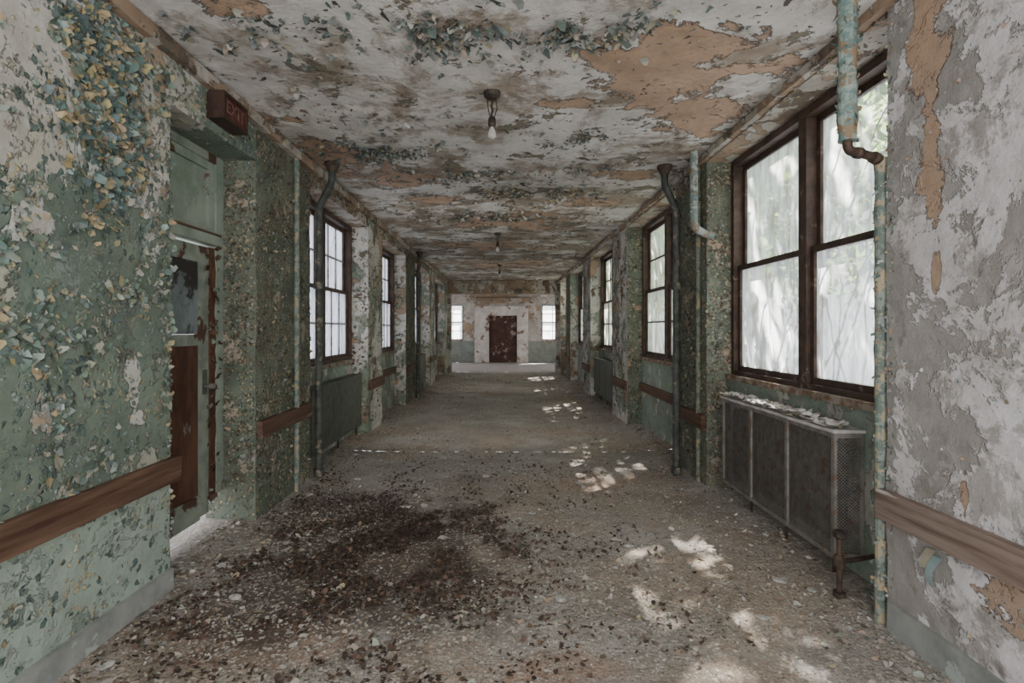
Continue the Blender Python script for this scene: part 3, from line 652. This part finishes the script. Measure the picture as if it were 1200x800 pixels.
# ------------------------------------------------------------------ ceiling lamps
def lamp(x,y,label):
    e=empty('ceiling_lamp',(x,y,2.85),label=label,category='lamp',group='bare bulb ceiling lamps')
    b=B(); b.tube([(x,y,3.10),(x,y,3.115),(x,y,3.15)],[.03,.055,.062],'black',20); mk('canopy',b,e)
    b=B(); p=[(x+.004*math.sin(k*1.5),y,3.1-k*.015) for k in range(11)]; b.tube(p,.008,'black',8); b.tube([(x+.03,y,3.1),(x+.035,y,3.03),(x+.012,y,2.965)],.004,'black',6); b.tube([(x-.03,y,3.1),(x-.028,y,3.04),(x-.012,y,2.965)],.004,'black',6); mk('cord',b,e)
    b=B(); b.tube([(x,y,2.975),(x,y,2.965),(x,y,2.92),(x,y,2.905)],[.015,.026,.028,.022],'black',16); mk('socket',b,e,smooth=True)
    b=B(); pr=[(2.915,.012),(2.90,.014),(2.885,.02),(2.868,.028),(2.85,.031),(2.835,.028),(2.824,.018),(2.819,.004)]; b.tube([(x,y,z) for z,_ in pr],[r for _,r in pr],'bulb',20); mk('bulb',b,e,smooth=True)
lamp(-.08,3.69,'black socket ceiling lamp with bare white bulb'); lamp(-.1,9.1,'distant black socket ceiling lamp'); lamp(-.1,13.6,'distant black socket ceiling lamp')

# ------------------------------------------------------------------ floor debris
b=B()
for _ in range(44000):
    y=1.9*(18/1.9)**(R.random()**1.15); x=R.uniform(-1.86,1.86)
    e_=abs(x)/1.9
    if R.random()>.26+.74*e_**2+nz((x,y,0),1.2,2): continue
    sz=.004+.007*R.random()**1.5+(.022*R.random()**8)+(.0008*y)
    if R.random()<.006: sz*=1.7
    b.flake((x,y,fz(x,y)),Vector((R.uniform(-.45,.45),R.uniform(-.45,.45),1)).normalized(),sz,pick(DC),lift=R.uniform(.1,1.0))
mk('paint_chip_litter',b,origin=(0,0,0),label='grey, tan and green paint chips littering the floor',category='debris',kind='stuff')
b=B()
LC=[(.065,.038,.028),(.10,.058,.038),(.045,.03,.024),(.12,.075,.052),(.035,.025,.02)]
k=0
while k<8500:
    if R.random()<.86:
        x=-.95+R.gauss(0,.62); y=3.55+R.gauss(0,.75)
    else: x=R.uniform(-1.85,1.2); y=R.uniform(2.2,6.5)
    if abs(x)>1.84 or y<2: continue
    if nz((x,y,0),2.5,7)<-.15+.25*R.random(): continue
    b.flake((x,y,fz(x,y)+.002),Vector((R.uniform(-.5,.5),R.uniform(-.5,.5),1)).normalized(),R.uniform(.008,.024),pick(LC),lift=R.uniform(.4,1.5)); k+=1
mk('dead_leaf_litter',b,origin=(0,0,0),label='dark brown dead leaves scattered across dusty floor',category='leaves',kind='stuff')
for i in range(34):
    side=R.random()
    y=R.uniform(2.3,6.5); x=R.choice([-1,1])*(1.78-R.random()**2*1.2) if side<.7 else R.uniform(-1.2,1.4)
    b=B(); r=R.uniform(.015,.04); bm=bmesh.new(); bmesh.ops.create_icosphere(bm,subdivisions=2,radius=r)
    sc=Vector((R.uniform(.8,1.5),R.uniform(.7,1.3),R.uniform(.2,.4))); off=Vector((i*3.3,0,0)); an=R.uniform(0,6.28)
    vs=[]
    for v in bm.verts:
        q=v.co*(1+.45*mn.noise(v.co*28+off)); q=Vector((q.x*sc.x,q.y*sc.y,q.z*sc.z)); q.rotate(Matrix.Rotation(an,3,'Z')); vs.append(q+Vector((x,y,fz(x,y)+r*sc.z*.7)))
    b.add(vs,[tuple(v.index for v in f.verts) for f in bm.faces],'plaster'); bm.free()
    mk('plaster_chunk',b,label='small fallen lump of pale plaster on floor',category='plaster chunk',group='fallen plaster chunks on floor')

# ------------------------------------------------------------------ outside
def ivy(side,y0,y1,n,lv):
    b=B(); X=side*2.36
    for _ in range(n):
        y=R.uniform(y0,y1); z=R.uniform(.0,.3); pts=[]; dy=R.uniform(-.5,.5)
        for k in range(44):
            pts.append((X+R.uniform(-.01,.01),min(max(y,y0-.1),y1+.1),z)); dy+=R.uniform(-.5,.5); dy=max(-1.3,min(1.3,dy)); y+=dy*.05; z+=.085+R.uniform(-.02,.02)
            if z>3.08: break
        b.tube(pts,[.008*(1-.5*i/len(pts)) for i in range(len(pts))],'bark',5)
        for p in pts:
            if R.random()<lv: b.flake(p,(side,0,0),R.uniform(.03,.06),pick([(.15,.2,.12),(.2,.26,.15)]),mat='leaf',lift=.6)
    mk('ivy_vine',b,label='tangled ivy stems climbing outside the window',category='ivy',kind='stuff')
ivy(1,2.8,4.9,22,.2); ivy(1,6.1,8.1,16,.25); ivy(-1,5.6,7.4,8,.1)
def tree(x,y,ry,nl,ncl,sg):
    e=empty('tree',(x,y,-.3),label='leafy green tree outside the brown windows; farther dense ones added to block sun',category='tree')
    b=B(); b.tube([(x,y,-.3),(x+.1,y,1.5),(x-.1,y+.1,3.5),(x,y,6)],[.2,.16,.12,.05],'bark',12)
    for k in range(9):
        a=R.uniform(0,6.28); z=R.uniform(2,5); b.tube([(x,y,z),(x+math.cos(a)*.9,y+math.sin(a)*.9,z+.6),(x+math.cos(a)*1.7,y+math.sin(a)*1.7,z+1.)],[.06,.04,.015],'bark',8)
    mk('trunk',b,e,smooth=True)
    b=B(); cl=[(R.uniform(-1.9,1.7),R.uniform(-ry,ry),R.uniform(2.2,8.5)) for _ in range(ncl)]
    for _ in range(nl):
        c=R.choice(cl); p=(x+c[0]+R.gauss(0,sg),y+max(-ry-.3,min(ry+.3,c[1]+R.gauss(0,sg))),c[2]+R.gauss(0,sg*.9))
        n=Vector((R.uniform(-1,1),R.uniform(-1,1),R.uniform(.2,1))).normalized()
        b.flake(p,n,R.uniform(.08,.15),pick([(.18,.3,.11),(.24,.38,.14),(.14,.23,.09),(.32,.44,.2)]),mat='leaf',lift=.5)
    mk('foliage',b,e,kind='stuff')
tree(5.0,4.9,2.2,4300,230,.2); tree(5.0,10.6,2.2,8000,200,.33); tree(5.4,16.3,2.2,8000,120,.33); tree(5.6,22.1,2.2,3000,60,.33)  # near canopy shaped for sun dapples; farther dense trees added to block sun

# ------------------------------------------------------------------ light
w=bpy.data.worlds.new('World'); bpy.context.scene.world=w; w.use_nodes=True
bg=w.node_tree.nodes['Background']; bg.inputs[0].default_value=(.95,.96,1,1); bg.inputs[1].default_value=3.5
sd=bpy.data.lights.new('sun','SUN'); sd.energy=95; sd.angle=.014; sd.color=(1,.94,.85)
so=bpy.data.objects.new('sun',sd); col.objects.link(so)
so.rotation_euler=Vector((-1.3,-1.2,-2.5)).to_track_quat('-Z','Y').to_euler()
def area(y,z,en,sx,sy,tilt=90):
    ad=bpy.data.lights.new('added_fill_light','AREA'); ad.energy=en; ad.size=sx; ad.size_y=sy; ad.shape='RECTANGLE'; ad.color=(1,.95,.885)
    ao=bpy.data.objects.new('added_fill_light',ad); col.objects.link(ao); ao.location=(0,y,z); ao.rotation_euler=(math.radians(tilt),0,0)
area(-1.3,1.7,100,3.2,2.4); area(6.5,1.6,19,3,2.2); area(12.5,1.6,13,3,2.2); area(18.7,1.6,16,4,2.2)  # added fill lights, unseen by the camera, that brighten the interior

cd=bpy.data.cameras.new('camera'); cd.sensor_width=36; cd.lens=620/1200*36; cd.shift_x=10/1200; cd.shift_y=-15/1200; cd.clip_start=.05
co=bpy.data.objects.new('camera',cd); col.objects.link(co); co.location=(0,0,1.5); co.rotation_euler=(math.radians(90),0,0)
bpy.context.scene.camera=co
